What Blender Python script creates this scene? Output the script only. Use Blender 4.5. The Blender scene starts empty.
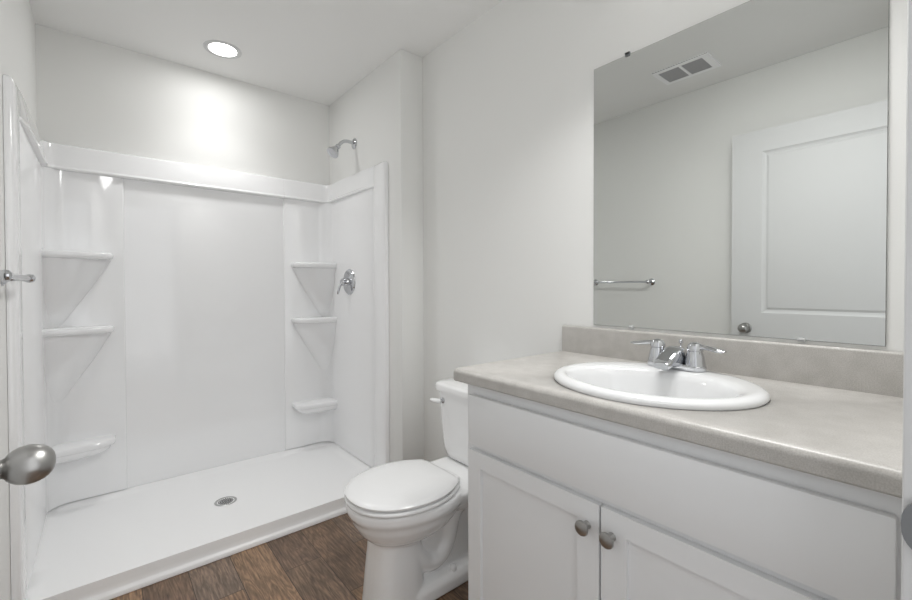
import bpy, bmesh, math
from mathutils import Vector, Matrix

# ------------------------------------------------------------------ camera
S = bpy.context.scene
COL = S.collection
PI = math.pi
f_px, yaw, pitch, roll, cyp, H = 426.175, 39.667, 0.752, -0.170, 292.18, 1.1585
cam_d = bpy.data.cameras.new('camera')
cam = bpy.data.objects.new('camera', cam_d)
COL.objects.link(cam)
a, b, c = (math.radians(v) for v in (yaw, pitch, roll))
fw = Vector((math.sin(a)*math.cos(b), math.cos(a)*math.cos(b), -math.sin(b)))
rt = Vector((math.cos(a), -math.sin(a), 0))
up = rt.cross(fw)
r2 = rt*math.cos(c) + up*math.sin(c)
u2 = -rt*math.sin(c) + up*math.cos(c)
M = Matrix((r2, u2, -fw)).transposed().to_4x4()
M.translation = Vector((0, 0, H))
cam.matrix_world = M
cam_d.sensor_width = 36
cam_d.lens = f_px/912*36
cam_d.shift_y = -(300-cyp)/912
cam_d.clip_start = 0.01
S.camera = cam

# ------------------------------------------------------------------ light + exposure
w = bpy.data.worlds.new('doorway_ambient')  # even ambient added outside the doorway, no visible source
S.world = w
w.use_nodes = True
bg = w.node_tree.nodes['Background']
bg.inputs[0].default_value = (0.97, 0.985, 1.0, 1)
bg.inputs[1].default_value = 0.70

def area(name, loc, rot, size, size_y, power, color=(1, 1, 1), shape='RECTANGLE', spread=180):
    L = bpy.data.lights.new(name, 'AREA')
    L.shape = shape
    L.size = size
    if shape in ('RECTANGLE', 'ELLIPSE'):
        L.size_y = size_y
    L.energy = power
    L.color = color
    L.spread = math.radians(spread)
    o = bpy.data.objects.new(name, L)
    COL.objects.link(o)
    o.location = loc
    o.rotation_euler = rot
    return o
# recessed lamp over the shower, light bar over the mirror, added soft fill outside the doorway
sp = bpy.data.lights.new('shower_lamp_light', 'SPOT')
sp.energy = 11.0
sp.color = (1, 0.995, 0.985)
sp.spot_size = math.radians(116)
sp.spot_blend = 1.0
sp.shadow_soft_size = 0.075
spo = bpy.data.objects.new('shower_lamp_light', sp)
COL.objects.link(spo)
spo.location = (0.513, 2.583, 2.40)
area('shower_lamp_glow', (0.513, 2.583, 2.425), (0, 0, 0), 0.14, 0.14, 1.9, (1, 0.995, 0.985), 'DISK', 180)
area('vanity_lamp_light', (1.02, 0.50, 2.24), (0, math.radians(30), 0), 0.24, 0.60, 11.6, (1, 0.995, 0.985), spread=150)
area('doorway_fill_light', (0.27, -0.35, 1.30), (math.radians(-90+180), 0, 0), 0.75, 1.9, 2.5, (0.97, 0.985, 1.0))  # unseen fill lamp added outside the doorway to brighten the room

S.view_settings.view_transform = 'Standard'
S.view_settings.look = 'None'
S.view_settings.gamma = 1
S.view_settings.use_curve_mapping = False
S.view_settings.exposure = 0.22
S.cycles.max_bounces = 12
S.cycles.diffuse_bounces = 8
S.cycles.glossy_bounces = 6
S.cycles.use_denoising = True

# ------------------------------------------------------------------ materials
def mat(name, col, rough=0.5, metal=0.0, spec=0.5, coat=0.0, bump=None, vary=None):
    m = bpy.data.materials.new(name)
    m.use_nodes = True
    nt = m.node_tree
    p = nt.nodes['Principled BSDF']
    p.inputs['Base Color'].default_value = (*col, 1)
    p.inputs['Roughness'].default_value = rough
    p.inputs['Metallic'].default_value = metal
    p.inputs['Specular IOR Level'].default_value = spec
    p.inputs['Coat Weight'].default_value = coat
    p.inputs['Coat Roughness'].default_value = 0.05
    tc = nt.nodes.new('ShaderNodeTexCoord')
    if vary:
        sc, amt = vary
        n = nt.nodes.new('ShaderNodeTexNoise')
        n.inputs['Scale'].default_value = sc
        n.inputs['Detail'].default_value = 5
        nt.links.new(tc.outputs['Object'], n.inputs['Vector'])
        r = nt.nodes.new('ShaderNodeValToRGB')
        r.color_ramp.elements[0].position = 0.35
        r.color_ramp.elements[1].position = 0.65
        r.color_ramp.elements[0].color = (*[x*(1-amt) for x in col], 1)
        r.color_ramp.elements[1].color = (*[min(1, x*(1+amt)) for x in col], 1)
        nt.links.new(n.outputs[0], r.inputs[0])
        nt.links.new(r.outputs[0], p.inputs['Base Color'])
    if bump:
        sc, st, di = bump
        n = nt.nodes.new('ShaderNodeTexNoise')
        n.inputs['Scale'].default_value = sc
        n.inputs['Detail'].default_value = 3
        nt.links.new(tc.outputs['Object'], n.inputs['Vector'])
        bp = nt.nodes.new('ShaderNodeBump')
        bp.inputs['Strength'].default_value = st
        bp.inputs['Distance'].default_value = di
        nt.links.new(n.outputs[0], bp.inputs['Height'])
        nt.links.new(bp.outputs[0], p.inputs['Normal'])
    return m

WALL = mat('wall_paint', (0.80, 0.802, 0.788), 0.62, bump=(160, 0.08, 0.002))
CEIL = mat('ceiling_paint', (0.84, 0.84, 0.832), 0.8, bump=(120, 0.1, 0.002))
TRIM = mat('trim_paint', (0.65, 0.655, 0.66), 0.5)
ACRYL = mat('white_acrylic', (0.88, 0.884, 0.892), 0.06, coat=0.3)
PAN = mat('white_pan', (0.93, 0.933, 0.937), 0.28)
CERAM = mat('white_ceramic', (0.90, 0.903, 0.905), 0.09, coat=0.5)
SEATM = mat('white_seat_plastic', (0.83, 0.833, 0.836), 0.2)
SINKM = mat('sink_china', (0.73, 0.735, 0.74), 0.10, coat=0.4)
CABIN = mat('cabinet_white', (0.775, 0.782, 0.79), 0.42)
CHROME = mat('chrome', (0.60, 0.61, 0.63), 0.06, 1.0)
NICKEL = mat('satin_nickel', (0.40, 0.395, 0.385), 0.33, 1.0, bump=(60, 0.02, 0.001))
MIRROR = mat('mirror_silver', (0.68, 0.695, 0.68), 0.003, 1.0)
MEDGE = mat('mirror_edge', (0.12, 0.13, 0.12), 0.3)
DARK = mat('painted_gap_shade', (0.03, 0.03, 0.03), 0.8)  # near-black colour stands in for shade in drain holes and behind louvres
GREYM = mat('vent_metal', (0.46, 0.46, 0.47), 0.4)
STRIKE = mat('strike_plate_metal', (0.26, 0.27, 0.28), 0.35, 0.9)
CLEAR = mat('clip_plastic', (0.60, 0.61, 0.61), 0.15)

def laminate():
    m = mat('speckled_laminate', (0.5, 0.47, 0.43), 0.34)
    nt = m.node_tree
    p = nt.nodes['Principled BSDF']
    tc = nt.nodes['Texture Coordinate']
    n1 = nt.nodes.new('ShaderNodeTexNoise'); n1.inputs['Scale'].default_value = 24; n1.inputs['Detail'].default_value = 8
    n2 = nt.nodes.new('ShaderNodeTexNoise'); n2.inputs['Scale'].default_value = 420; n2.inputs['Detail'].default_value = 3
    nt.links.new(tc.outputs['Object'], n1.inputs['Vector'])
    nt.links.new(tc.outputs['Object'], n2.inputs['Vector'])
    r1 = nt.nodes.new('ShaderNodeValToRGB')
    r1.color_ramp.elements[0].position = 0.3; r1.color_ramp.elements[0].color = (0.440, 0.426, 0.404, 1)
    r1.color_ramp.elements[1].position = 0.7; r1.color_ramp.elements[1].color = (0.515, 0.50, 0.478, 1)
    r2 = nt.nodes.new('ShaderNodeValToRGB')
    r2.color_ramp.elements[0].position = 0.35; r2.color_ramp.elements[0].color = (0.86, 0.85, 0.84, 1)
    r2.color_ramp.elements[1].position = 0.6; r2.color_ramp.elements[1].color = (1.04, 1.04, 1.04, 1)
    mx = nt.nodes.new('ShaderNodeMix'); mx.data_type = 'RGBA'; mx.blend_type = 'MULTIPLY'
    mx.inputs[0].default_value = 1.0
    nt.links.new(n1.outputs[0], r1.inputs[0]); nt.links.new(n2.outputs[0], r2.inputs[0])
    nt.links.new(r1.outputs[0], mx.inputs[6]); nt.links.new(r2.outputs[0], mx.inputs[7])
    nt.links.new(mx.outputs[2], p.inputs['Base Color'])
    return m
LAMI = laminate()

def planks():
    m = bpy.data.materials.new('wood_plank_vinyl')
    m.use_nodes = True
    nt = m.node_tree
    N, L = nt.nodes, nt.links
    p = N['Principled BSDF']
    p.inputs['Roughness'].default_value = 0.42
    tc = N.new('ShaderNodeTexCoord')
    mp = N.new('ShaderNodeMapping')
    mp.inputs['Rotation'].default_value = (0, 0, -PI/2)
    mp.inputs['Location'].default_value = (0.45, 0.56, 0)      # planks run along the room
    L.new(tc.outputs['Object'], mp.inputs['Vector'])
    br = N.new('ShaderNodeTexBrick')
    br.inputs['Scale'].default_value = 1.0
    br.inputs['Brick Width'].default_value = 0.74
    br.inputs['Row Height'].default_value = 0.152
    br.inputs['Mortar Size'].default_value = 0.0016
    br.inputs['Mortar Smooth'].default_value = 0.3
    br.inputs['Color1'].default_value = (0, 0, 0, 1)
    br.inputs['Color2'].default_value = (1, 1, 1, 1)
    br.inputs['Mortar'].default_value = (0.5, 0.5, 0.5, 1)
    br.offset = 0.37; br.offset_frequency = 2; br.squash = 1
    L.new(mp.outputs[0], br.inputs['Vector'])
    ramp = N.new('ShaderNodeValToRGB')
    e = ramp.color_ramp.elements
    e[0].position = 0.0; e[0].color = (0.155, 0.098, 0.064, 1)
    e[1].position = 1.0; e[1].color = (0.245, 0.150, 0.085, 1)
    for pos, col in ((0.25, (0.265, 0.165, 0.098)), (0.45, (0.135, 0.086, 0.058)), (0.62, (0.190, 0.134, 0.098)), (0.8, (0.185, 0.115, 0.070))):
        q = e.new(pos); q.color = (*col, 1)
    L.new(br.outputs['Color'], ramp.inputs[0])
    # per plank shift of the grain
    sh = N.new('ShaderNodeVectorMath'); sh.operation = 'MULTIPLY_ADD'
    cx = N.new('ShaderNodeCombineXYZ')
    sep = N.new('ShaderNodeSeparateColor')
    L.new(br.outputs['Color'], sep.inputs[0])
    for i in range(3): L.new(sep.outputs[0], cx.inputs[i])
    L.new(cx.outputs[0], sh.inputs[0]); sh.inputs[1].default_value = (7.3, 3.1, 5.7)
    L.new(mp.outputs[0], sh.inputs[2])
    st = N.new('ShaderNodeVectorMath'); st.operation = 'MULTIPLY'
    st.inputs[1].default_value = (1.0, 8.0, 1.0)
    L.new(sh.outputs[0], st.inputs[0])
    n0 = N.new('ShaderNodeTexNoise'); n0.inputs['Scale'].default_value = 2.6; n0.inputs['Detail'].default_value = 2; n0.inputs['Distortion'].default_value = 0.6
    L.new(st.outputs[0], n0.inputs['Vector'])
    # rings: fine bands of the slow noise make cathedral figures
    mu = N.new('ShaderNodeMath'); mu.operation = 'MULTIPLY'; mu.inputs[1].default_value = 60
    L.new(n0.outputs[0], mu.inputs[0])
    si = N.new('ShaderNodeMath'); si.operation = 'SINE'; L.new(mu.outputs[0], si.inputs[0])
    mr = N.new('ShaderNodeMapRange'); mr.inputs[1].default_value = -1; mr.inputs[2].default_value = 1
    mr.inputs[3].default_value = 0.76; mr.inputs[4].default_value = 1.20
    L.new(si.outputs[0], mr.inputs[0])
    n1 = N.new('ShaderNodeTexNoise'); n1.inputs['Scale'].default_value = 15; n1.inputs['Detail'].default_value = 9; n1.inputs['Roughness'].default_value = 0.65
    L.new(st.outputs[0], n1.inputs['Vector'])
    mr1 = N.new('ShaderNodeMapRange'); mr1.inputs[1].default_value = 0.3; mr1.inputs[2].default_value = 0.7
    mr1.inputs[3].default_value = 0.50; mr1.inputs[4].default_value = 1.60
    L.new(n1.outputs[0], mr1.inputs[0])
    n2 = N.new('ShaderNodeTexNoise'); n2.inputs['Scale'].default_value = 5; n2.inputs['Detail'].default_value = 4
    L.new(sh.outputs[0], n2.inputs['Vector'])
    mr2 = N.new('ShaderNodeMapRange'); mr2.inputs[1].default_value = 0.3; mr2.inputs[2].default_value = 0.7
    mr2.inputs[3].default_value = 0.72; mr2.inputs[4].default_value = 1.25
    L.new(n2.outputs[0], mr2.inputs[0])
    m1 = N.new('ShaderNodeMath'); m1.operation = 'MULTIPLY'; L.new(mr.outputs[0], m1.inputs[0]); L.new(mr1.outputs[0], m1.inputs[1])
    m2 = N.new('ShaderNodeMath'); m2.operation = 'MULTIPLY'; L.new(m1.outputs[0], m2.inputs[0]); L.new(mr2.outputs[0], m2.inputs[1])
    m3 = N.new('ShaderNodeMapRange'); m3.inputs[1].default_value = 0; m3.inputs[2].default_value = 1; m3.inputs[3].default_value = 1.0; m3.inputs[4].default_value = 0.30
    L.new(br.outputs['Fac'], m3.inputs[0])
    m4 = N.new('ShaderNodeMath'); m4.operation = 'MULTIPLY'; L.new(m2.outputs[0], m4.inputs[0]); L.new(m3.outputs[0], m4.inputs[1])
    vm = N.new('ShaderNodeVectorMath'); vm.operation = 'SCALE'
    L.new(ramp.outputs[0], vm.inputs[0]); L.new(m4.outputs[0], vm.inputs['Scale'])
    L.new(vm.outputs[0], p.inputs['Base Color'])
    return m
FLOOR = planks()

def glow(name, col, st):
    m = bpy.data.materials.new(name)
    m.use_nodes = True
    p = m.node_tree.nodes['Principled BSDF']
    p.inputs['Base Color'].default_value = (0.9, 0.9, 0.9, 1)
    p.inputs['Emission Color'].default_value = (*col, 1)
    p.inputs['Emission Strength'].default_value = st
    return m
LAMP = glow('lamp_lens', (1, 0.985, 0.95), 6.0)
SHADE = glow('opal_shade_glass', (1, 0.98, 0.95), 0.6)

# ------------------------------------------------------------------ helpers
def obj(name, bm, m, parent=None, sharp=35, recalc=True):
    if recalc:
        bmesh.ops.recalc_face_normals(bm, faces=bm.faces)
    lim = math.radians(sharp)
    for e in bm.edges:
        if len(e.link_faces) == 2:
            e.smooth = e.calc_face_angle(0) < lim
    for f in bm.faces:
        f.smooth = True
    me = bpy.data.meshes.new(name)
    bm.to_mesh(me)
    bm.free()
    me.materials.append(m)
    o = bpy.data.objects.new(name, me)
    COL.objects.link(o)
    if parent:
        o.parent = parent
        bpy.context.view_layer.update()
        o.matrix_parent_inverse = parent.matrix_world.inverted()
    return o

def empty(name, loc, label, cat, group=None):
    o = bpy.data.objects.new(name, None)
    o.empty_display_size = 0.05
    COL.objects.link(o)
    o.location = loc
    return tag(o, label, cat, group)

def tag(o, label, cat, group=None):
    o['label'] = label
    o['category'] = cat
    if group:
        o['group'] = group
    return o

def struct(name, bm, m, label=None):
    o = obj(name, bm, m)
    o['kind'] = 'structure'
    if label:
        o['label'] = label
    return o

def box(bm, x0, x1, y0, y1, z0, z1, bev=0.0, seg=2):
    r = bmesh.ops.create_cube(bm, size=1)
    vs = r['verts']
    for v in vs:
        v.co = Vector(((x0+x1)/2+v.co.x*(x1-x0), (y0+y1)/2+v.co.y*(y1-y0), (z0+z1)/2+v.co.z*(z1-z0)))
    if bev:
        es = list({e for v in vs for e in v.link_edges})
        bmesh.ops.bevel(bm, geom=es, offset=bev, segments=seg, profile=0.5, affect='EDGES')
    return bm

def nbox(*a, **k):
    return box(bmesh.new(), *a, **k)

def loft(bm, rings, cap0=True, cap1=True):
    rs = [[bm.verts.new(p) for p in r] for r in rings]
    n = len(rs[0])
    for i in range(len(rs)-1):
        for j in range(n):
            k = (j+1) % n
            bm.faces.new((rs[i][j], rs[i][k], rs[i+1][k], rs[i+1][j]))
    if cap0: bm.faces.new(rs[0][::-1])
    if cap1: bm.faces.new(rs[-1])
    return bm

def lathe(bm, origin, axis, prof, n=32, cap0=True, cap1=True):
    """prof: list of (radius, distance along axis)"""
    ax = Vector(axis).normalized()
    t = Vector((0, 0, 1)) if abs(ax.z) < 0.9 else Vector((1, 0, 0))
    e1 = ax.cross(t).normalized()
    e2 = ax.cross(e1)
    o = Vector(origin)
    rings = [[o+ax*d+(e1*math.cos(2*PI*k/n)+e2*math.sin(2*PI*k/n))*max(r, 1e-4) for k in range(n)] for r, d in prof]
    return loft(bm, rings, cap0, cap1)

def tube(bm, pts, rad, n=16, ry=None, caps=True, upv=(0, 0, 1)):
    """rad: list or number; ry: second radius (flattened section)"""
    pts = [Vector(p) for p in pts]
    rings = []
    for i, p in enumerate(pts):
        d = (pts[min(i+1, len(pts)-1)]-pts[max(i-1, 0)]).normalized()
        u = Vector(upv)
        e1 = d.cross(u)
        if e1.length < 1e-3:
            e1 = d.cross(Vector((1, 0, 0)))
        e1.normalize()
        e2 = e1.cross(d).normalized()
        ra = rad[i] if isinstance(rad, (list, tuple)) else rad
        rb = (ry[i] if isinstance(ry, (list, tuple)) else ry) if ry is not None else ra
        rings.append([p+e1*ra*math.cos(2*PI*k/n)+e2*rb*math.sin(2*PI*k/n) for k in range(n)])
    return loft(bm, rings, caps, caps)

def bez(p0, p1, p2, p3, n=10):
    p0, p1, p2, p3 = map(Vector, (p0, p1, p2, p3))
    return [p0*(1-t)**3+p1*3*t*(1-t)**2+p2*3*t*t*(1-t)+p3*t**3 for t in (i/n for i in range(n+1))]

def prism(bm, poly, z0, z1, axis='z'):
    """poly of 2D points extruded; axis z: (x,y); axis y: poly=(x,z); axis x: poly=(y,z)"""
    def P(p, t):
        return {'z': (p[0], p[1], t), 'y': (p[0], t, p[1]), 'x': (t, p[0], p[1])}[axis]
    return loft(bm, [[P(p, z0) for p in poly], [P(p, z1) for p in poly]])

def arc(cx, cy, r, a0, a1, n=8):
    return [(cx+r*math.cos(math.radians(a0+(a1-a0)*i/n)), cy+r*math.sin(math.radians(a0+(a1-a0)*i/n))) for i in range(n+1)]

def panel_leaf(bm, x0, x1, y0, y1, z0, z1, panels, side, steps):
    """a leaf lying in the yz plane, thickness x0..x1, panels (ya,yb,za,zb) worked into the face on 'side' (-1: x0 face, +1: x1 face).
    steps: list of (inset, depth) from the panel outline inwards."""
    ys = sorted({y0, y1, *[v for q in panels for v in q[:2]]})
    zs = sorted({z0, z1, *[v for q in panels for v in q[2:]]})
    xf, xb = (x0, x1) if side < 0 else (x1, x0)
    g = {(i, j): bm.verts.new((xf, y, z)) for i, y in enumerate(ys) for j, z in enumerate(zs)}
    b = {(i, j): bm.verts.new((xb, y, z)) for i, y in enumerate(ys) for j, z in enumerate(zs)}
    ny, nz = len(ys)-1, len(zs)-1
    sgn = 1 if side < 0 else -1
    for i in range(ny):
        for j in range(nz):
            ym, zm = (ys[i]+ys[i+1])/2, (zs[j]+zs[j+1])/2
            bm.faces.new((b[i, j], b[i+1, j], b[i+1, j+1], b[i, j+1]))
            if any(q[0] < ym < q[1] and q[2] < zm < q[3] for q in panels):
                continue
            bm.faces.new((g[i, j], g[i+1, j], g[i+1, j+1], g[i, j+1]))
    for i in range(ny):
        bm.faces.new((g[i, 0], g[i+1, 0], b[i+1, 0], b[i, 0]))
        bm.faces.new((g[i, nz], g[i+1, nz], b[i+1, nz], b[i, nz]))
    for j in range(nz):
        bm.faces.new((g[0, j], g[0, j+1], b[0, j+1], b[0, j]))
        bm.faces.new((g[ny, j], g[ny, j+1], b[ny, j+1], b[ny, j]))
    for q in panels:
        prev = [(q[0], q[2]), (q[1], q[2]), (q[1], q[3]), (q[0], q[3])]
        pv = [g[ys.index(y), zs.index(z)] for y, z in prev]
        for ins, dep in steps:
            rr = [(q[0]+ins, q[2]+ins), (q[1]-ins, q[2]+ins), (q[1]-ins, q[3]-ins), (q[0]+ins, q[3]-ins)]
            nv = [bm.verts.new((xf+sgn*dep, y, z)) for y, z in rr]
            for k in range(4):
                l = (k+1) % 4
                bm.faces.new((pv[k], pv[l], nv[l], nv[k]))
            pv = nv
        bm.faces.new(pv)
    return bm

# ------------------------------------------------------------------ room shell
XL, XR, W, B, YE, CZ, YF = -0.238, 1.2474, 1.3924, 2.905, 1.964, 2.44, 0.030
T = 0.11
DJ0, DJ1, DTOP = -0.128, 0.672, 2.065     # doorway opening
struct('floor', nbox(XL-T, W+T, YF-T-0.9, B+T, -0.05, 0), FLOOR)
struct('ceiling', nbox(XL-T, W+T, YF-T, B+T, CZ, CZ+0.06), CEIL)
struct('wall_left', nbox(XL-T, XL, YF-T, B+T, 0, CZ), WALL)
struct('wall_back', nbox(XL, XR, B, B+T, 0, CZ), WALL)
struct('wall_right', nbox(W, W+T, YF-T, B+T, 0, CZ), WALL)
struct('wall_shower_end', nbox(XR, W, YE, B+T, 0, CZ, bev=0.003), WALL)
bm = bmesh.new()
box(bm, XL, DJ0, YF-T, YF, 0, CZ)
box(bm, DJ1, W, YF-T, YF, 0, CZ)
box(bm, DJ0, DJ1, YF-T, YF, DTOP, CZ)
struct('wall_front', bm, WALL)
# door frame: jamb lining + casing on the room side
bm = bmesh.new()
box(bm, DJ1-0.018, DJ1, YF-T, YF+0.002, 0, DTOP, bev=0.001)
box(bm, DJ0, DJ0+0.006, YF-T, YF+0.002, 0, DTOP)
box(bm, DJ0, DJ1, YF-T, YF+0.002, DTOP-0.018, DTOP)
struct('trim_1', bm, TRIM)
bm = bmesh.new()
box(bm, DJ1-0.013, DJ1+0.048, YF, YF+0.015, 0, DTOP+0.045, bev=0.004)
box(bm, DJ0-0.05, DJ1+0.048, YF, YF+0.015, DTOP-0.012, DTOP+0.045, bev=0.004)
box(bm, DJ0-0.05, DJ0-0.002, YF, YF+0.015, 0, DTOP, bev=0.004)
struct('trim_2', bm, TRIM)
bm = bmesh.new()
box(bm, W-0.013, W, 1.02, YE, 0, 0.085, bev=0.004)
struct('baseboard_right', bm, TRIM)
struct('baseboard_shower_end', nbox(XR+0.002, W-0.013, YE-0.013, YE, 0, 0.085, bev=0.004), TRIM)
struct('baseboard_left', nbox(XL, XL+0.013, YF+0.05, 1.995, 0, 0.085, bev=0.004), TRIM)

# strike plate on the jamb
bm = bmesh.new()
pts = []
yc, zc0 = 0.017, 0.905
for k in range(28):
    t = 2*PI*k/28
    pts.append((yc+0.028*math.copysign(abs(math.cos(t))**0.8, math.cos(t)), zc0+0.030*math.copysign(abs(math.sin(t))**0.8, math.sin(t))))
prism(bm, pts, DJ1-0.0205, DJ1-0.0175, 'x')
o = obj('strike_plate', bm, STRIKE)
tag(o, 'round-edged grey metal strike plate on the white jamb at the right edge', 'strike plate')

# ------------------------------------------------------------------ shower pan
TF = 2.028
XA, XB = XL+0.002, XR-0.002
pan = empty('shower_pan', ((XA+XB)/2, 2.45, 0), 'white low-threshold shower pan on the floor of the alcove', 'shower pan')
DX, DY = 0.480, 2.455
def ss(t):
    t = max(0, min(1, t)); return t*t*(3-2*t)
def pan_z(x, y):
    side = min(x-XA, XB-x, B-0.002-y)
    zs = 0.074-0.014*ss((side-0.012)/0.06)
    zf = 0.087-0.026*ss((y-TF-0.02)/0.20)
    z = min(zs, zf) if y < 2.3 else zs
    d = math.hypot(x-DX, (y-DY))
    return min(z, 0.087)-0.012*max(0, 1-d/0.75)*min(1, side/0.1)
xs = [XA+(XB-XA)*i/90 for i in range(91)]
ys = [TF+0.012, TF+0.02]+[TF+0.02+(B-0.002-TF-0.02)*i/60 for i in range(1, 61)]
bm = bmesh.new()
grid = [[bm.verts.new((x, y, pan_z(x, y) - (0.002 if j == 0 else 0))) for x in xs] for j, y in enumerate(ys)]
for j in range(len(ys)-1):
    for i in range(90):
        bm.faces.new((grid[j][i], grid[j][i+1], grid[j+1][i+1], grid[j+1][i]))
# front apron profile: recessed face, bottom lip
prof = [(TF+0.0085, 0.0825), (TF+0.008, 0.078), (TF+0.009, 0.050), (TF+0.009, 0.032), (TF+0.006, 0.026), (TF+0.001, 0.022), (TF-0.002, 0.016), (TF-0.002, 0.003), (TF, 0.0)]
prev = grid[0]
for (y, z) in prof:
    row = [bm.verts.new((x, y, z)) for x in xs]
    for i in range(90):
        bm.faces.new((prev[i], prev[i+1], row[i+1], row[i]))
    prev = row
# sides, back and bottom
back = [bm.verts.new((x, B-0.002, 0)) for x in xs]
for i in range(90):
    bm.faces.new((grid[-1][i], grid[-1][i+1], back[i+1], back[i]))
    bm.faces.new((prev[i], prev[i+1], back[i+1], back[i]))
obj('pan_basin', bm, PAN, pan, sharp=28)
dz = pan_z(DX, DY)
bm = bmesh.new()
lathe(bm, (DX, DY, dz-0.004), (0, 0, 1), [(0.052, 0), (0.052, 0.0055), (0.048, 0.0075), (0.042, 0.0065), (0.040, 0.0045)], 40, True, True)
dr = obj('drain', bm, mat('drain_steel', (0.50, 0.50, 0.50), 0.3, 1.0), pan)
dr['label'] = 'round steel shower drain'
bm = bmesh.new()
for ring, cnt in ((0.006, 4), (0.015, 10), (0.024, 16), (0.033, 22)):
    for k in range(cnt):
        t = 2*PI*k/cnt
        lathe(bm, (DX+ring*math.cos(t), DY+ring*math.sin(t), dz+0.0002), (0, 0, 1), [(0.0031, 0), (0.0031, 0.0008)], 8)
obj('drain_shade_dots', bm, DARK, dr)  # raised dots, coloured black for the shade inside the holes

# ------------------------------------------------------------------ shower surround
sur = empty('shower_surround', ((XA+XB)/2, 2.87, 0.08), 'white acrylic shower wall surround with six moulded corner shelves', 'shower surround')
Z0, ZB, ZT = 0.0745, 1.752, 1.872
PB = B-0.022       # face of the back panels
CPX0, CPX1 = 0.092, 0.922
bm = bmesh.new()
# centre panel, sits 6 mm behind the corner units, rounded top corners
poly = [(CPX0-0.02, Z0), (CPX1+0.02, Z0), (CPX1+0.02, ZB), (CPX0-0.02, ZB)]
prism(bm, poly, B-0.001, PB+0.012, 'y')
obj('centre_panel', bm, ACRYL, sur)
for s in (-1, 1):
    xw = XL+0.001 if s < 0 else XR-0.001
    F = lambda d: xw - s*d            # distance d away from the side wall
    xc = CPX0 if s < 0 else CPX1
    R = 0.085
    yfr = 1.965 if s < 0 else 2.100   # front edge of the trim column
    yin = yfr+0.125
    outline = [(F(0), B-0.001), (xc, B-0.001), (xc, PB+0.007), (xc+s*0.002, PB+0.003), (xc+s*0.007, PB)]
    cxc, cyc = F(0.020+R), PB-R
    if s > 0:
        outline += arc(cxc, cyc, R, 90, 0, 12)
    else:
        outline += arc(cxc, cyc, R, 90, 180, 12)
    outline += [(F(0.020), yin+0.045), (F(0.013), yin+0.035), (F(0.013), yin+0.0005), (F(0), yin+0.0005)]
    bm = bmesh.new()
    prism(bm, outline, Z0+0.004, ZB)
    obj('side_panel', bm, ACRYL, sur, sharp=50)
    # trim column continues up past the ledge, with a rounded top
    bm = bmesh.new()
    colm = [(F(0), yin+0.0), (F(0.022), yin), (F(0.024), yin-0.008), (F(0.024), yfr+0.012), (F(0.021), yfr+0.004), (F(0.016), yfr), (F(0), yfr)]
    rings = []
    zt_ = ZT-0.030 if s < 0 else ZT-0.004
    for (z, k) in ((Z0+0.012, 1), (zt_-0.040, 1), (zt_-0.022, 0.985), (zt_-0.012, 0.95), (zt_-0.005, 0.87), (zt_-0.001, 0.70), (zt_, 0.5)):
        rings.append([(xw+(x-xw)*k, yin-0.02+(y-(yin-0.02))*(0.6+0.4*k if y < yin-0.03 else 1), z) for x, y in colm])
    loft(bm, rings)
    obj('front_trim', bm, ACRYL, sur, sharp=40)

def ledge(path, name):
    """sweep of the sloped top ledge; path: list of (point_on_wall, outward normal)"""
    sec = [(0.0, ZB-0.012), (0.030, ZB-0.012), (0.037, ZB-0.009), (0.040, ZB-0.003), (0.038, ZB+0.004), (0.033, ZB+0.008), (0.021, ZT-0.012), (0.018, ZT-0.003), (0.013, ZT), (0.0, ZT)]
    bm = bmesh.new()
    rings = [[(p[0]+n[0]*d*k, p[1]+n[1]*d*k, z) for d, z in sec] for p, n, k in path]
    loft(bm, rings)
    return obj(name, bm, ACRYL, sur, sharp=38)
yb = B-0.001
ledge([((CPX0-0.01, yb), (0, -1), 0.94), ((CPX1+0.01, yb), (0, -1), 0.94)], 'top_ledge')
for s in (-1, 1):
    xw = XL+0.001 if s < 0 else XR-0.001
    xc = CPX0 if s < 0 else CPX1
    yin = (1.965 if s < 0 else 2.100)+0.125
    R = 0.075
    path = [((xc, yb), (0, -1), 1)]
    for k in range(9):
        t = math.radians(90*k/8)
        # centre of the corner arc
        ax, ay = xw-s*R, yb-R
        nx, ny = -s*math.sin(t), -math.cos(t)
        path.append(((ax-nx*R, ay-ny*R), (nx, ny), 1))
    path += [((xw, yin+0.22), (-s, 0), 1), ((xw, yin+0.12), (-s, 0), 0.93), ((xw, yin+0.05), (-s, 0), 0.72), ((xw, yin+0.0), (-s, 0), 0.55)]
    ledge(path, 'top_ledge')

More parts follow.
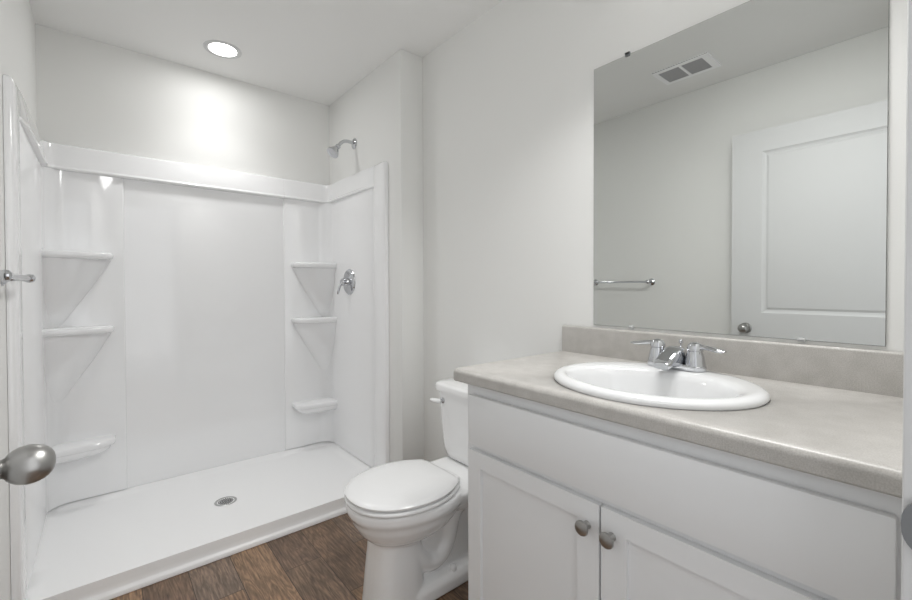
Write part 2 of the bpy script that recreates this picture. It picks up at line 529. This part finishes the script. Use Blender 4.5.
def shelf(s, zt, drop):
    xw = XL+0.001 if s < 0 else XR-0.001
    cx, cyy = xw-s*0.018, PB+0.002
    wd, dp = 0.264, 0.125
    # plan outline from the side wall to the back wall, in local (across, out from back)
    out = [(0, 0), (0, dp+0.012)]
    out += [(0.05, dp+0.010), (0.13, dp+0.004), (0.19, dp-0.008)]
    out += arc(wd-0.055, dp-0.068, 0.055, 80, 0, 7)
    out += [(wd, 0)]
    P = lambda q, k, z, kk=1.0: (cx-s*q[0]*k, cyy-q[1]*kk, z)
    bm = bmesh.new()
    th = 0.030
    rings = []
    for (k, z) in ((0.955, zt), (0.985, zt-0.0025), (1.0, zt-0.010), (1.0, zt-th+0.009), (0.985, zt-th), (0.93, zt-th-0.004)):
        rings.append([P(q, k, z, k) for q in out])
    m = len(out)
    n = 8
    if drop > 0.2:      # long tapering bracket, its top edge runs diagonally across the corner
        for i in range(n+1):
            t = i/n
            k = 0.97*(1-t)+0.18*t
            z = zt-th-0.006-0.020*min(1, t*3)-drop*t
            ring = [P((0, 0), 1, z)]
            for j in range(m-1):
                u_ = j/(m-2)
                ring.append(P((wd*k*math.sin(u_*PI/2)**1.15, (dp*0.98*k)*math.cos(u_*PI/2)**1.15), 1, z))
            rings.append(ring)
    else:
        for i in range(1, n+1):
            t = i/n
            rings.append([P(q, 0.93-0.5*t**2.2, zt-th-0.004-drop*math.sin(t*PI/2), 0.93-0.6*t**2.2) for q in out])
    loft(bm, rings)
    return obj('corner_shelf', bm, ACRYL, sur, sharp=55)
for s in (-1, 1):
    lf = 0.012 if s < 0 else -0.004
    shelf(s, 1.325+lf, 0.33)
    shelf(s, 0.955+lf*0.6, 0.33)
    shelf(s, 0.385, 0.045)

# ------------------------------------------------------------------ shower fittings
sh = empty('shower_fixture', (XR, 2.514, 2.072), 'chrome shower head on a bent arm above the shower surround', 'shower head')
obj('flange', lathe(bmesh.new(), (XR, 2.514, 2.072), (-1, 0, 0), [(0.034, 0.0005), (0.034, 0.003), (0.028, 0.009), (0.013, 0.013)]), CHROME, sh)
arm = bez((XR-0.004, 2.514, 2.072), (XR-0.06, 2.512, 2.082), (XR-0.085, 2.505, 2.075), (XR-0.118, 2.497, 2.028), 12)
obj('shower_arm', tube(bmesh.new(), arm, 0.0105, 16), CHROME, sh)
d = (Vector((-0.62, -0.12, -0.78))).normalized()
obj('spray_head', lathe(bmesh.new(), Vector(arm[-1])-d*0.006, d, [(0.011, 0), (0.016, 0.006), (0.016, 0.018), (0.013, 0.022), (0.018, 0.030), (0.036, 0.062), (0.039, 0.070), (0.037, 0.076), (0.028, 0.078)]), CHROME, sh)

vx = XR-0.001-0.020
va = empty('shower_valve', (vx, 2.553, 1.190), 'round chrome shower valve with lever handle on the right shower panel', 'shower valve')
obj('escutcheon', lathe(bmesh.new(), (vx, 2.553, 1.190), (-1, 0, 0), [(0.083, 0.0003), (0.083, 0.003), (0.078, 0.009), (0.055, 0.014), (0.030, 0.017)], 48), CHROME, va)
obj('hub', lathe(bmesh.new(), (vx, 2.553, 1.190), (-1, 0, 0), [(0.027, 0.014), (0.025, 0.030), (0.021, 0.036), (0.023, 0.039), (0.023, 0.052), (0.017, 0.059), (0.004, 0.061)]), CHROME, va)
bm = bmesh.new()
tube(bm, bez((vx-0.045, 2.553, 1.188), (vx-0.060, 2.556, 1.180), (vx-0.068, 2.562, 1.155), (vx-0.073, 2.570, 1.112), 10), [0.012, 0.011, 0.010, 0.009, 0.009, 0.009, 0.009, 0.010, 0.011, 0.011, 0.006], 12, [0.010]*3+[0.007]*7+[0.004])
obj('lever_handle', bm, CHROME, va)

# ------------------------------------------------------------------ recessed ceiling lamp
LX, LY = 0.513, 2.583
dl = empty('recessed_ceiling_light', (LX, LY, CZ), 'lit round white recessed ceiling light above the shower', 'ceiling light')
obj('trim_ring', lathe(bmesh.new(), (LX, LY, CZ), (0, 0, -1), [(0.092, 0.0), (0.091, 0.002), (0.086, 0.004), (0.073, 0.004), (0.068, 0.002), (0.068, 0.0)], 48), TRIM, dl)
obj('lens', lathe(bmesh.new(), (LX, LY, CZ), (0, 0, -1), [(0.0675, 0.0005), (0.0675, 0.002), (0.058, 0.0035)], 48), LAMP, dl)

# ------------------------------------------------------------------ vanity cabinet
XF = 0.858        # face frame front
XD = 0.840        # door and drawer faces
YV0, YV1, ZC = 0.033, 0.979, 0.870
van = empty('vanity_cabinet', ((XF+W)/2, 0.5, 0), 'white shaker vanity cabinet under the speckled countertop', 'vanity cabinet')
bm = bmesh.new()
box(bm, XF+0.018, W-0.001, YV1-0.016, YV1, 0.0, ZC)
box(bm, XF+0.018, W-0.001, YV0, YV0+0.016, 0.0, ZC)
box(bm, XF+0.018, W-0.001, YV0+0.016, YV1-0.016, 0.10, 0.116)
box(bm, XF+0.075, XF+0.09, YV0+0.016, YV1-0.016, 0.0, 0.10)
obj('carcass', bm, CABIN, van)
bm = bmesh.new()
yl, yh = YV0+0.035, YV1-0.04
box(bm, XF, XF+0.0175, YV0, yl, 0.10, ZC)
box(bm, XF, XF+0.0175, yh, YV1, 0.0, ZC)
for z0, z1 in ((0.815, ZC), (0.655, 0.70), (0.10, 0.145)):
    box(bm, XF, XF+0.0175, yl, yh, z0, z1)
box(bm, XF, XF+0.0175, 0.50, 0.535, 0.145, 0.655)
obj('face_frame', bm, CABIN, van)
obj('drawer_front', nbox(XD, XF-0.001, 0.062, 0.957, 0.690, 0.836, bev=0.003), CABIN, van)
for (y0, y1, ky) in ((0.5205, 0.957, 0.563), (0.062, 0.5145, 0.503)):
    bm = bmesh.new()
    panel_leaf(bm, XD, XF-0.001, y0, y1, 0.125, 0.673, [(y0+(0.056 if y0 > 0.3 else 0.050), y1-(0.050 if y0 > 0.3 else 0.058), 0.175, 0.626)], -1, [(0.0004, 0.004), (0.0008, 0.0095)])
    dd = obj('door', bm, CABIN, van, sharp=15)
    kz = 0.618
    ky = 0.5205+0.029 if ky > 0.53 else 0.5145-0.026
    k = obj('knob', lathe(bmesh.new(), (XD, ky, kz), (-1, 0, 0), [(0.0095, 0), (0.0085, 0.002), (0.006, 0.006), (0.0058, 0.012), (0.009, 0.0165), (0.0160, 0.0195), (0.0172, 0.0220), (0.0160, 0.0252), (0.010, 0.0275), (0.002, 0.0283)]), NICKEL, dd)
    k['label'] = 'round satin nickel knob'

# ------------------------------------------------------------------ countertop with backsplash
XC, ZTP, YC1 = 0.826, 0.9075, 1.009
ct = empty('countertop', ((XC+W)/2, 0.5, ZC), 'greige speckled laminate countertop with backsplash on the white vanity', 'countertop')
prof = [(W-0.001, ZC), (XC+0.004, ZC), (XC, ZC+0.004)] + [(XC+0.014-0.014*math.cos(math.radians(t)), ZTP-0.014+0.014*math.sin(math.radians(t))) for t in range(0, 91, 15)] + [(W-0.001, ZTP)]
bm = bmesh.new()
prism(bm, prof, YV0-0.002, YC1, 'y')
top = obj('worktop', bm, LAMI, ct)
SX, SY, SA, SB = 1.076, 0.521, 0.250, 0.222    # basin centre, half length along the wall, half depth
cut = obj('cutter', loft(bmesh.new(), [[(SX+(SB-0.02)*math.cos(2*PI*k/64), SY+(SA-0.02)*math.sin(2*PI*k/64), z) for k in range(64)] for z in (0.8, 1.0)]), LAMI)
md = top.modifiers.new('cut', 'BOOLEAN'); md.operation = 'DIFFERENCE'; md.object = cut; md.solver = 'EXACT'
bpy.context.view_layer.update()
me = bpy.data.meshes.new_from_object(top.evaluated_get(bpy.context.evaluated_depsgraph_get()))
top.modifiers.clear(); top.data = me
bpy.data.objects.remove(cut)
# backsplash with rounded top edge
bp = [(W-0.001, ZTP), (W-0.021, ZTP), (W-0.021, 1.0)] + [(W-0.013-0.008*math.cos(math.radians(t)), 1.0+0.008*math.sin(math.radians(t))) for t in range(15, 91, 15)] + [(W-0.001, 1.008)]
bm = bmesh.new()
prism(bm, bp, YV0-0.002, YC1, 'y')
obj('backsplash', bm, LAMI, ct)

# ------------------------------------------------------------------ sink
sk = empty('sink', (SX, SY, ZTP), 'oval white drop-in sink set in the greige countertop', 'sink')
def ell(a, b, z, dx=0, n=72):
    return [(SX+dx+b*math.cos(2*PI*k/n), SY+a*math.sin(2*PI*k/n), z) for k in range(n)]
bm = bmesh.new()
R0 = ZTP
rings = [ell(SA-0.016, SB-0.016, R0+0.0004), ell(SA-0.002, SB-0.002, R0+0.0004), ell(SA, SB, R0+0.004), ell(SA-0.001, SB-0.001, R0+0.010), ell(SA-0.006, SB-0.006, R0+0.0150), ell(SA-0.014, SB-0.014, R0+0.0180),
         ell(SA-0.024, SB-0.024, R0+0.0190),
         ell(SA-0.034, SB-0.046, R0+0.0180, -0.014), ell(SA-0.043, SB-0.061, R0+0.0150, -0.026), ell(SA-0.050, SB-0.068, R0+0.008, -0.030),
         ell(SA-0.056, SB-0.074, R0-0.010, -0.032), ell(SA-0.066, SB-0.084, R0-0.045, -0.032), ell(SA-0.088, SB-0.100, R0-0.090, -0.030), ell(SA-0.130, SB-0.130, R0-0.120, -0.028), ell(0.05, 0.04, R0-0.132, -0.026), ell(0.022, 0.022, R0-0.134, -0.026)]
under = [ell(0.03, 0.03, R0-0.145, -0.026), ell(SA-0.12, SB-0.12, R0-0.133, -0.028), ell(SA-0.078, SB-0.09, R0-0.100, -0.030), ell(SA-0.052, SB-0.060, R0-0.05, -0.018), ell(SA-0.026, SB-0.026, R0-0.003)]
allr = rings+under
vv = [[bm.verts.new(p) for p in r] for r in allr]
for i in range(len(vv)):
    r0, r1 = vv[i], vv[(i+1) % len(vv)]
    for k in range(72):
        l = (k+1) % 72
        bm.faces.new((r0[k], r0[l], r1[l], r1[k]))
obj('basin', bm, SINKM, sk, sharp=60)
obj('sink_drain', lathe(bmesh.new(), (SX-0.026, SY, R0-0.139), (0, 0, 1), [(0.021, 0), (0.027, 0.006), (0.024, 0.008), (0.012, 0.0085)]), CHROME, sk)

# ------------------------------------------------------------------ faucet
FX, FY, FZ = 1.252, 0.532, ZTP+0.0185
fa = empty('faucet', (FX, FY, FZ), 'chrome two-handle centerset faucet on the back rim of the sink', 'faucet')
bm = bmesh.new()
def cap(hl, r, z, n=40):
    """stadium outline around the faucet base"""
    P = []
    for k in range(n):
        t = 2*PI*k/n
        P.append((FX+r*math.cos(t), FY+math.copysign(hl, math.sin(t))+r*math.sin(t), z))
    return P
loft(bm, [cap(0.051, 0.026, FZ), cap(0.051, 0.028, FZ+0.003), cap(0.051, 0.028, FZ+0.012), cap(0.051, 0.025, FZ+0.016)])
obj('base_plate', bm, CHROME, fa)
bm = bmesh.new()
# spout: broad hooded wedge rising from the base then sloping out over the bowl
rings = []
for (x, zt, zl, hw) in ((FX+0.026, FZ+0.030, FZ+0.006, 0.020), (FX+0.022, FZ+0.048, FZ+0.004, 0.024), (FX+0.012, FZ+0.058, FZ+0.004, 0.026), (FX-0.004, FZ+0.062, FZ+0.004, 0.027),
                       (FX-0.024, FZ+0.058, FZ+0.006, 0.026), (FX-0.045, FZ+0.049, FZ+0.010, 0.0245), (FX-0.068, FZ+0.038, FZ+0.010, 0.023), (FX-0.086, FZ+0.029, FZ+0.006, 0.022), (FX-0.092, FZ+0.024, FZ+0.008, 0.020)):
    ring = []
    zc_, ht = (zt+zl)/2, (zt-zl)/2
    for k in range(32):
        t = 2*PI*k/32
        cc, s_ = math.cos(t), math.sin(t)
        ring.append((x, FY+hw*math.copysign(abs(cc)**0.45, cc), zc_+ht*math.copysign(abs(s_)**0.55, s_)))
    rings.append(ring)
loft(bm, rings)
lathe(bm, (FX-0.072, FY, FZ+0.014), (0, 0, -1), [(0.0115, 0), (0.0115, 0.008), (0.009, 0.010)], 20)
obj('spout', bm, CHROME, fa)
obj('lift_rod', lathe(bmesh.new(), (FX+0.033, FY, FZ+0.010), (0, 0, 1), [(0.0025, 0), (0.0025, 0.055), (0.006, 0.058), (0.006, 0.066), (0.003, 0.068)], 14), CHROME, fa)
for s in (-1, 1):
    y = FY+s*0.051
    bm = bmesh.new()
    lathe(bm, (FX, y, FZ+0.014), (0, 0, 1), [(0.0265, 0), (0.0255, 0.008), (0.0225, 0.026), (0.0185, 0.038), (0.0185, 0.0395), (0.0205, 0.041), (0.0205, 0.050), (0.0145, 0.060), (0.004, 0.064)], 28)
    hb = obj('handle_body', bm, CHROME, fa)
    zl = FZ+0.062
    pts = bez((FX, y-s*0.004, zl-0.002), (FX-0.001, y+s*0.025, zl+0.012), (FX-0.004, y+s*0.040, zl-0.004), (FX-0.010, y+s*0.078, zl-0.001), 12)
    wr = [0.011, 0.011, 0.0105, 0.0095, 0.009, 0.009, 0.0095, 0.010, 0.011, 0.012, 0.0125, 0.011, 0.006]
    obj('lever', tube(bmesh.new(), pts, wr, 14, [0.009, 0.0085, 0.008, 0.007, 0.0065, 0.006, 0.006, 0.006, 0.006, 0.006, 0.0055, 0.005, 0.002]), CHROME, hb)

# ------------------------------------------------------------------ mirror with clips
MY0, MY1, MZ0, MZ1 = 0.1227, 0.8816, 1.0175, 1.9475
mi = empty('wall_mirror', (W, (MY0+MY1)/2, MZ0), 'large frameless rectangular wall mirror above the countertop', 'mirror')
obj('mirror_backing', nbox(W-0.0045, W-0.001, MY0, MY1, MZ0, MZ1), MEDGE, mi)
obj('mirror_glass', nbox(W-0.0052, W-0.0046, MY0+0.0008, MY1-0.0008, MZ0+0.0008, MZ1-0.0008), MIRROR, mi)
for (y, z, s) in ((0.736, MZ0, -1), (0.276, MZ0, -1), (0.752, MZ1, 1), (0.252, MZ1, 1)):
    zz = (z-0.004, z+0.006) if s < 0 else (z-0.006, z+0.008)
    bm = nbox(W-0.009, W-0.0056, y-0.008, y+0.008, zz[0], zz[1], bev=0.0015)
    box(bm, W-0.009, W-0.001, y-0.008, y+0.008, *( (zz[0], z-0.0003) if s < 0 else (z+0.0003, zz[1]) ))
    obj('mirror_clip', bm, CLEAR if s < 0 else STRIKE, mi)

# ------------------------------------------------------------------ toilet
TX, TY = W, 1.355
to = empty('toilet', (1.0, TY, 0), 'white two-piece toilet between the vanity and the shower', 'toilet')
def egg(x0, x1, hw, z, n=48, p=2.18, back=None, wide=0.56):
    """closed outline (n points): elliptical front reaching x0, widest at a fraction of the length, then either an elliptical
    end or, with back given, sides closing in to a straight rear edge of that half width"""
    xm = x0+(x1-x0)*wide
    out = []
    for k in range(n):
        t = 2*PI*k/n
        cc, s_ = math.cos(t), math.sin(t)
        if cc <= 1e-9 or not back:
            rx = (x1-xm) if cc > 0 else (xm-x0)
            out.append((xm+rx*math.copysign(abs(cc)**(2/p), cc), TY+hw*math.copysign(abs(s_)**(2/p), s_), z))
        else:
            q = abs(s_)            # 1 at the widest point, 0 in the middle of the rear edge
            if q > 0.5:
                v = (1-q)/0.5
                v = v**0.5
                x, y = xm+(x1-0.010-xm)*v, hw-(hw-back)*v**2.0
            else:
                v = q/0.5
                x, y = x1-0.010*v**6, back*v
            out.append((x, TY+math.copysign(y, s_), z))
    return out
RZ = 0.392
bm = bmesh.new()
# bowl
loft(bm, [egg(0.655, 1.10, 0.180, RZ), egg(0.650, 1.10, 0.184, RZ-0.006), egg(0.650, 1.10, 0.184, RZ-0.030), egg(0.655, 1.10, 0.180, RZ-0.040), egg(0.664, 1.09, 0.172, RZ-0.052),
          egg(0.672, 1.08, 0.165, RZ-0.075), egg(0.690, 1.05, 0.148, RZ-0.105), egg(0.712, 1.02, 0.124, RZ-0.130), egg(0.745, 0.98, 0.092, RZ-0.152), egg(0.80, 0.94, 0.05, RZ-0.165)])
# deck under the tank
def rbox(x0, x1, hw, z, n=48, p=5):
    xm, rx = (x0+x1)/2, (x1-x0)/2
    return [(xm+rx*math.copysign(abs(math.cos(2*PI*k/n))**(2/p), math.cos(2*PI*k/n)), TY+hw*math.copysign(abs(math.sin(2*PI*k/n))**(2/p), math.sin(2*PI*k/n)), z) for k in range(n)]
loft(bm, [rbox(0.99, 1.375, 0.115, RZ-0.095), rbox(0.95, 1.378, 0.152, RZ-0.050), rbox(0.95, 1.38, 0.163, RZ-0.012), rbox(0.955, 1.38, 0.158, RZ-0.003)])
# front pedestal column
loft(bm, [rbox(0.712, 0.925, 0.104, 0.002, p=3), rbox(0.716, 0.922, 0.101, 0.03, p=3), rbox(0.724, 0.915, 0.096, 0.12, p=3), rbox(0.732, 0.91, 0.090, 0.20, p=3), rbox(0.735, 0.91, 0.088, 0.25, p=3), rbox(0.75, 0.90, 0.08, 0.28, p=3)])
# rear foot flange
loft(bm, [rbox(0.78, 1.31, 0.110, 0.002, p=4), rbox(0.78, 1.31, 0.110, 0.045, p=4), rbox(0.79, 1.305, 0.098, 0.062, p=4), rbox(0.80, 1.30, 0.07, 0.070, p=4)])
# trapway: two relief bends each side and a core
loft(bm, [rbox(0.86, 1.16, 0.060, 0.05), rbox(0.86, 1.20, 0.060, 0.18), rbox(0.86, 1.26, 0.062, 0.34)])
tp = bez((0.86, TY, 0.22), (0.92, TY, 0.06), (1.02, TY, 0.10), (1.04, TY, 0.20), 10)+bez((1.04, TY, 0.20), (1.06, TY, 0.32), (1.14, TY, 0.33), (1.18, TY, 0.20), 10)[1:]+bez((1.18, TY, 0.20), (1.20, TY, 0.12), (1.20, TY, 0.08), (1.20, TY, 0.04), 5)[1:]
tube(bm, tp, 0.082, 20, [0.048]*len(tp), upv=(0, 1, 0)) if False else tube(bm, tp, [0.086]*len(tp), 20, [0.050]*len(tp))
o = obj('bowl', bm, CERAM, to)
md = o.modifiers.new('fuse', 'REMESH'); md.mode = 'VOXEL'; md.voxel_size = 0.0055; md.use_smooth_shade = True
md = o.modifiers.new('soften', 'SMOOTH'); md.factor = 0.5; md.iterations = 5
bpy.context.view_layer.update()
me = bpy.data.meshes.new_from_object(o.evaluated_get(bpy.context.evaluated_depsgraph_get()))
o.modifiers.clear(); o.data = me
for s in (-1, 1):
    obj('bolt_cap', lathe(bmesh.new(), (1.035, TY+s*0.084, 0.060), (0, 0, 1), [(0.014, 0), (0.0145, 0.008), (0.012, 0.017), (0.006, 0.022), (0.001, 0.023)], 20), SEATM, to)
# seat ring and lid
bm = bmesh.new()
s0 = RZ+0.001
outer = [egg(0.652, 1.045, 0.180, s0, back=0.115), egg(0.646, 1.048, 0.186, s0+0.004, back=0.125), egg(0.646, 1.048, 0.186, s0+0.012, back=0.125), egg(0.651, 1.045, 0.181, s0+0.0175, back=0.115)]
inner = [egg(0.70, 1.00, 0.120, s0+0.0175), egg(0.70, 1.00, 0.120, s0)]
vv = [[bm.verts.new(p) for p in r] for r in outer+inner]
for i in range(len(vv)):
    r0, r1 = vv[i], vv[(i+1) % len(vv)]
    for k in range(48):
        l = (k+1) % 48
        bm.faces.new((r0[k], r0[l], r1[l], r1[k]))
obj('seat', bm, SEATM, to, sharp=60)
bm = bmesh.new()
l0 = s0+0.021
loft(bm, [egg(0.655, 1.040, 0.178, l0, back=0.118), egg(0.648, 1.044, 0.185, l0+0.003, back=0.122), egg(0.647, 1.045, 0.186, l0+0.009, back=0.123), egg(0.653, 1.041, 0.180, l0+0.015, back=0.119), egg(0.668, 1.030, 0.166, l0+0.0185, back=0.11), egg(0.72, 1.02, 0.12, l0+0.0215, back=0.08), egg(0.80, 0.95, 0.05, l0+0.0225, back=0.03)])
obj('lid', bm, SEATM, to, sharp=50)
for s in (-1, 1):
    obj('hinge', nbox(1.038, 1.066, TY+s*0.075-0.02, TY+s*0.075+0.02, RZ-0.002, RZ+0.026, bev=0.006, seg=3), SEATM, to)
# tank
def tk(x0, x1, hw, z, p=7):
    return rbox(x0, x1, hw, z, 56, p)
bm = bmesh.new()
loft(bm, [tk(1.195, 1.370, 0.160, RZ-0.002), tk(1.185, 1.376, 0.170, RZ+0.006), tk(1.176, 1.378, 0.180, RZ+0.05), tk(1.168, 1.380, 0.192, RZ+0.18), tk(1.163, 1.381, 0.200, 0.690)])
obj('tank', bm, CERAM, to, sharp=50)
bm = bmesh.new()
loft(bm, [tk(1.160, 1.381, 0.205, 0.6905), tk(1.151, 1.386, 0.213, 0.694), tk(1.150, 1.386, 0.214, 0.716), tk(1.155, 1.384, 0.209, 0.724), tk(1.168, 1.375, 0.196, 0.7275), tk(1.22, 1.34, 0.12, 0.729)])
obj('tank_lid', bm, CERAM, to, sharp=50)
bm = bmesh.new()
lathe(bm, (1.165, 1.500, 0.650), (-1, 0, 0), [(0.013, 0), (0.013, 0.004), (0.008, 0.006), (0.008, 0.016)], 20)
obj('lever_escutcheon', bm, CHROME, to)
bm = bmesh.new()
tube(bm, bez((1.152, 1.500, 0.650), (1.140, 1.508, 0.650), (1.134, 1.520, 0.650), (1.130, 1.545, 0.652), 8), [0.008, 0.010, 0.011, 0.012, 0.012, 0.012, 0.012, 0.010, 0.005], 14, [0.008, 0.009, 0.010, 0.010, 0.010, 0.010, 0.009, 0.008, 0.004])
obj('flush_lever', bm, SEATM, to)

# ------------------------------------------------------------------ room door, open against the left wall
DX1, DX0, DYa, DYb, DZ = -0.127, -0.162, 0.075, 0.912, 2.047
dr = bmesh.new()
pn = [(DYa+0.115, DYb-0.150, 1.003, DZ-0.122), (DYa+0.115, DYb-0.150, 0.22, 0.83)]
panel_leaf(dr, DX0, DX1, DYa, DYb, 0.012, DZ, pn, 1, [(0.010, 0.007), (0.020, 0.009), (0.032, 0.0035), (0.05, 0.002)])
door = obj('door_1', dr, TRIM, sharp=12)
door['kind'] = 'structure'
door['label'] = 'open white two-panel interior door standing against the left wall'
KY, KZ = 0.838, 0.912
for s in (1, -1):
    x = DX1 if s > 0 else DX0
    pk = [(0.031, 0.0002), (0.031, 0.003), (0.027, 0.008), (0.015, 0.010), (0.0125, 0.014), (0.0125, 0.018)]
    pk += [(0.0268*math.sin(math.radians(t))**0.85, 0.0455-0.0275*math.cos(math.radians(t))) for t in range(28, 180, 12)] + [(0.001, 0.073)]
    if s < 0:
        pk = [(r, d*0.9) for r, d in pk]
    k = obj('door_knob', lathe(bmesh.new(), (x, KY, KZ), (s, 0, 0), pk, 40), NICKEL, door)
    k['label'] = 'satin nickel egg-shaped door knob'
obj('latch_plate', nbox(DX0+0.005, DX1-0.005, DYb-0.0005, DYb+0.0012, KZ-0.028, KZ+0.028), NICKEL, door)
for z in (0.25, 1.05, 1.85):
    bm = bmesh.new()
    lathe(bm, (DX1+0.003, DYa-0.004, z-0.045), (0, 0, 1), [(0.006, 0), (0.006, 0.09)], 14)
    obj('hinge', bm, NICKEL, door)

# ------------------------------------------------------------------ towel bar on the left wall
BX, BY0, BY1, BZ = XL+0.062, 1.447, 1.895, 1.188
tb = empty('towel_bar', (XL, (BY0+BY1)/2, BZ), 'chrome towel bar on the left wall beyond the open door', 'towel bar')
for y in (BY0, BY1):
    obj('bar_post', lathe(bmesh.new(), (XL, y, BZ), (1, 0, 0), [(0.024, 0.0003), (0.024, 0.004), (0.018, 0.009), (0.010, 0.014), (0.008, 0.030), (0.009, 0.048), (0.0125, 0.054), (0.0135, 0.062), (0.012, 0.070), (0.006, 0.0745)], 28), CHROME, tb)
obj('bar', tube(bmesh.new(), [(BX, BY0, BZ), (BX, BY1, BZ)], 0.0075, 18), CHROME, tb)

# ------------------------------------------------------------------ ceiling exhaust grille (seen in the mirror)
VX0, VX1, VY0, VY1 = 0.003, 0.213, 0.928, 1.236
ve = empty('ceiling_vent', ((VX0+VX1)/2, (VY0+VY1)/2, CZ), 'white two-bay louvred ceiling vent seen in the mirror', 'vent')
zb = CZ-0.009
bm = bmesh.new()
fwid = 0.026
ym = (VY0+VY1)/2+0.004
box(bm, VX0, VX1, VY0, VY0+fwid+0.012, zb, CZ)
box(bm, VX0, VX1, VY1-fwid, VY1, zb, CZ)
for x0, x1 in ((VX0, VX0+fwid), (VX1-fwid, VX1)):
    box(bm, x0, x1, VY0+fwid+0.012, VY1-fwid, zb, CZ)
box(bm, VX0+fwid, VX1-fwid, ym-0.007, ym+0.007, zb, CZ)
obj('vent_frame', bm, mat('vent_white', (0.93, 0.93, 0.95), 0.4), ve)
obj('vent_backing', nbox(VX0+fwid, VX1-fwid, VY0+0.038, VY1-fwid, CZ-0.0015, CZ-0.0004), DARK, ve)  # black sheet on the ceiling, painted as the shade behind the louvres
for (y0, y1) in ((VY0+fwid+0.012, ym-0.007), (ym+0.007, VY1-fwid)):
    bm = bmesh.new()
    n = 15
    for i in range(n):
        x = VX0+fwid+(VX1-VX0-2*fwid)*(i+0.5)/n
        prism(bm, [(x-0.0042, zb+0.0005), (x-0.0032, zb+0.0005), (x+0.0042, CZ-0.002), (x+0.0032, CZ-0.002)], y0, y1, 'y')
    obj('louvre_panel', bm, GREYM, ve)
# ------------------------------------------------------------------ light bar above the mirror
lb = empty('vanity_light', (W, 0.50, 2.21), 'nickel bath light bar with opal shades above the mirror', 'wall light')
obj('back_plate', nbox(W-0.022, W-0.0005, 0.26, 0.74, 2.17, 2.25, bev=0.006), NICKEL, lb)
for y in (0.32, 0.50, 0.68):
    obj('arm', tube(bmesh.new(), bez((W-0.02, y, 2.22), (W-0.06, y, 2.24), (W-0.09, y, 2.25), (W-0.10, y, 2.235), 6), 0.007, 12), NICKEL, lb)
    obj('lamp_shade', lathe(bmesh.new(), (W-0.10, y, 2.235), (0, 0, -1), [(0.016, 0), (0.030, 0.008), (0.042, 0.03), (0.048, 0.06), (0.046, 0.085), (0.03, 0.092)], 28), SHADE, lb)
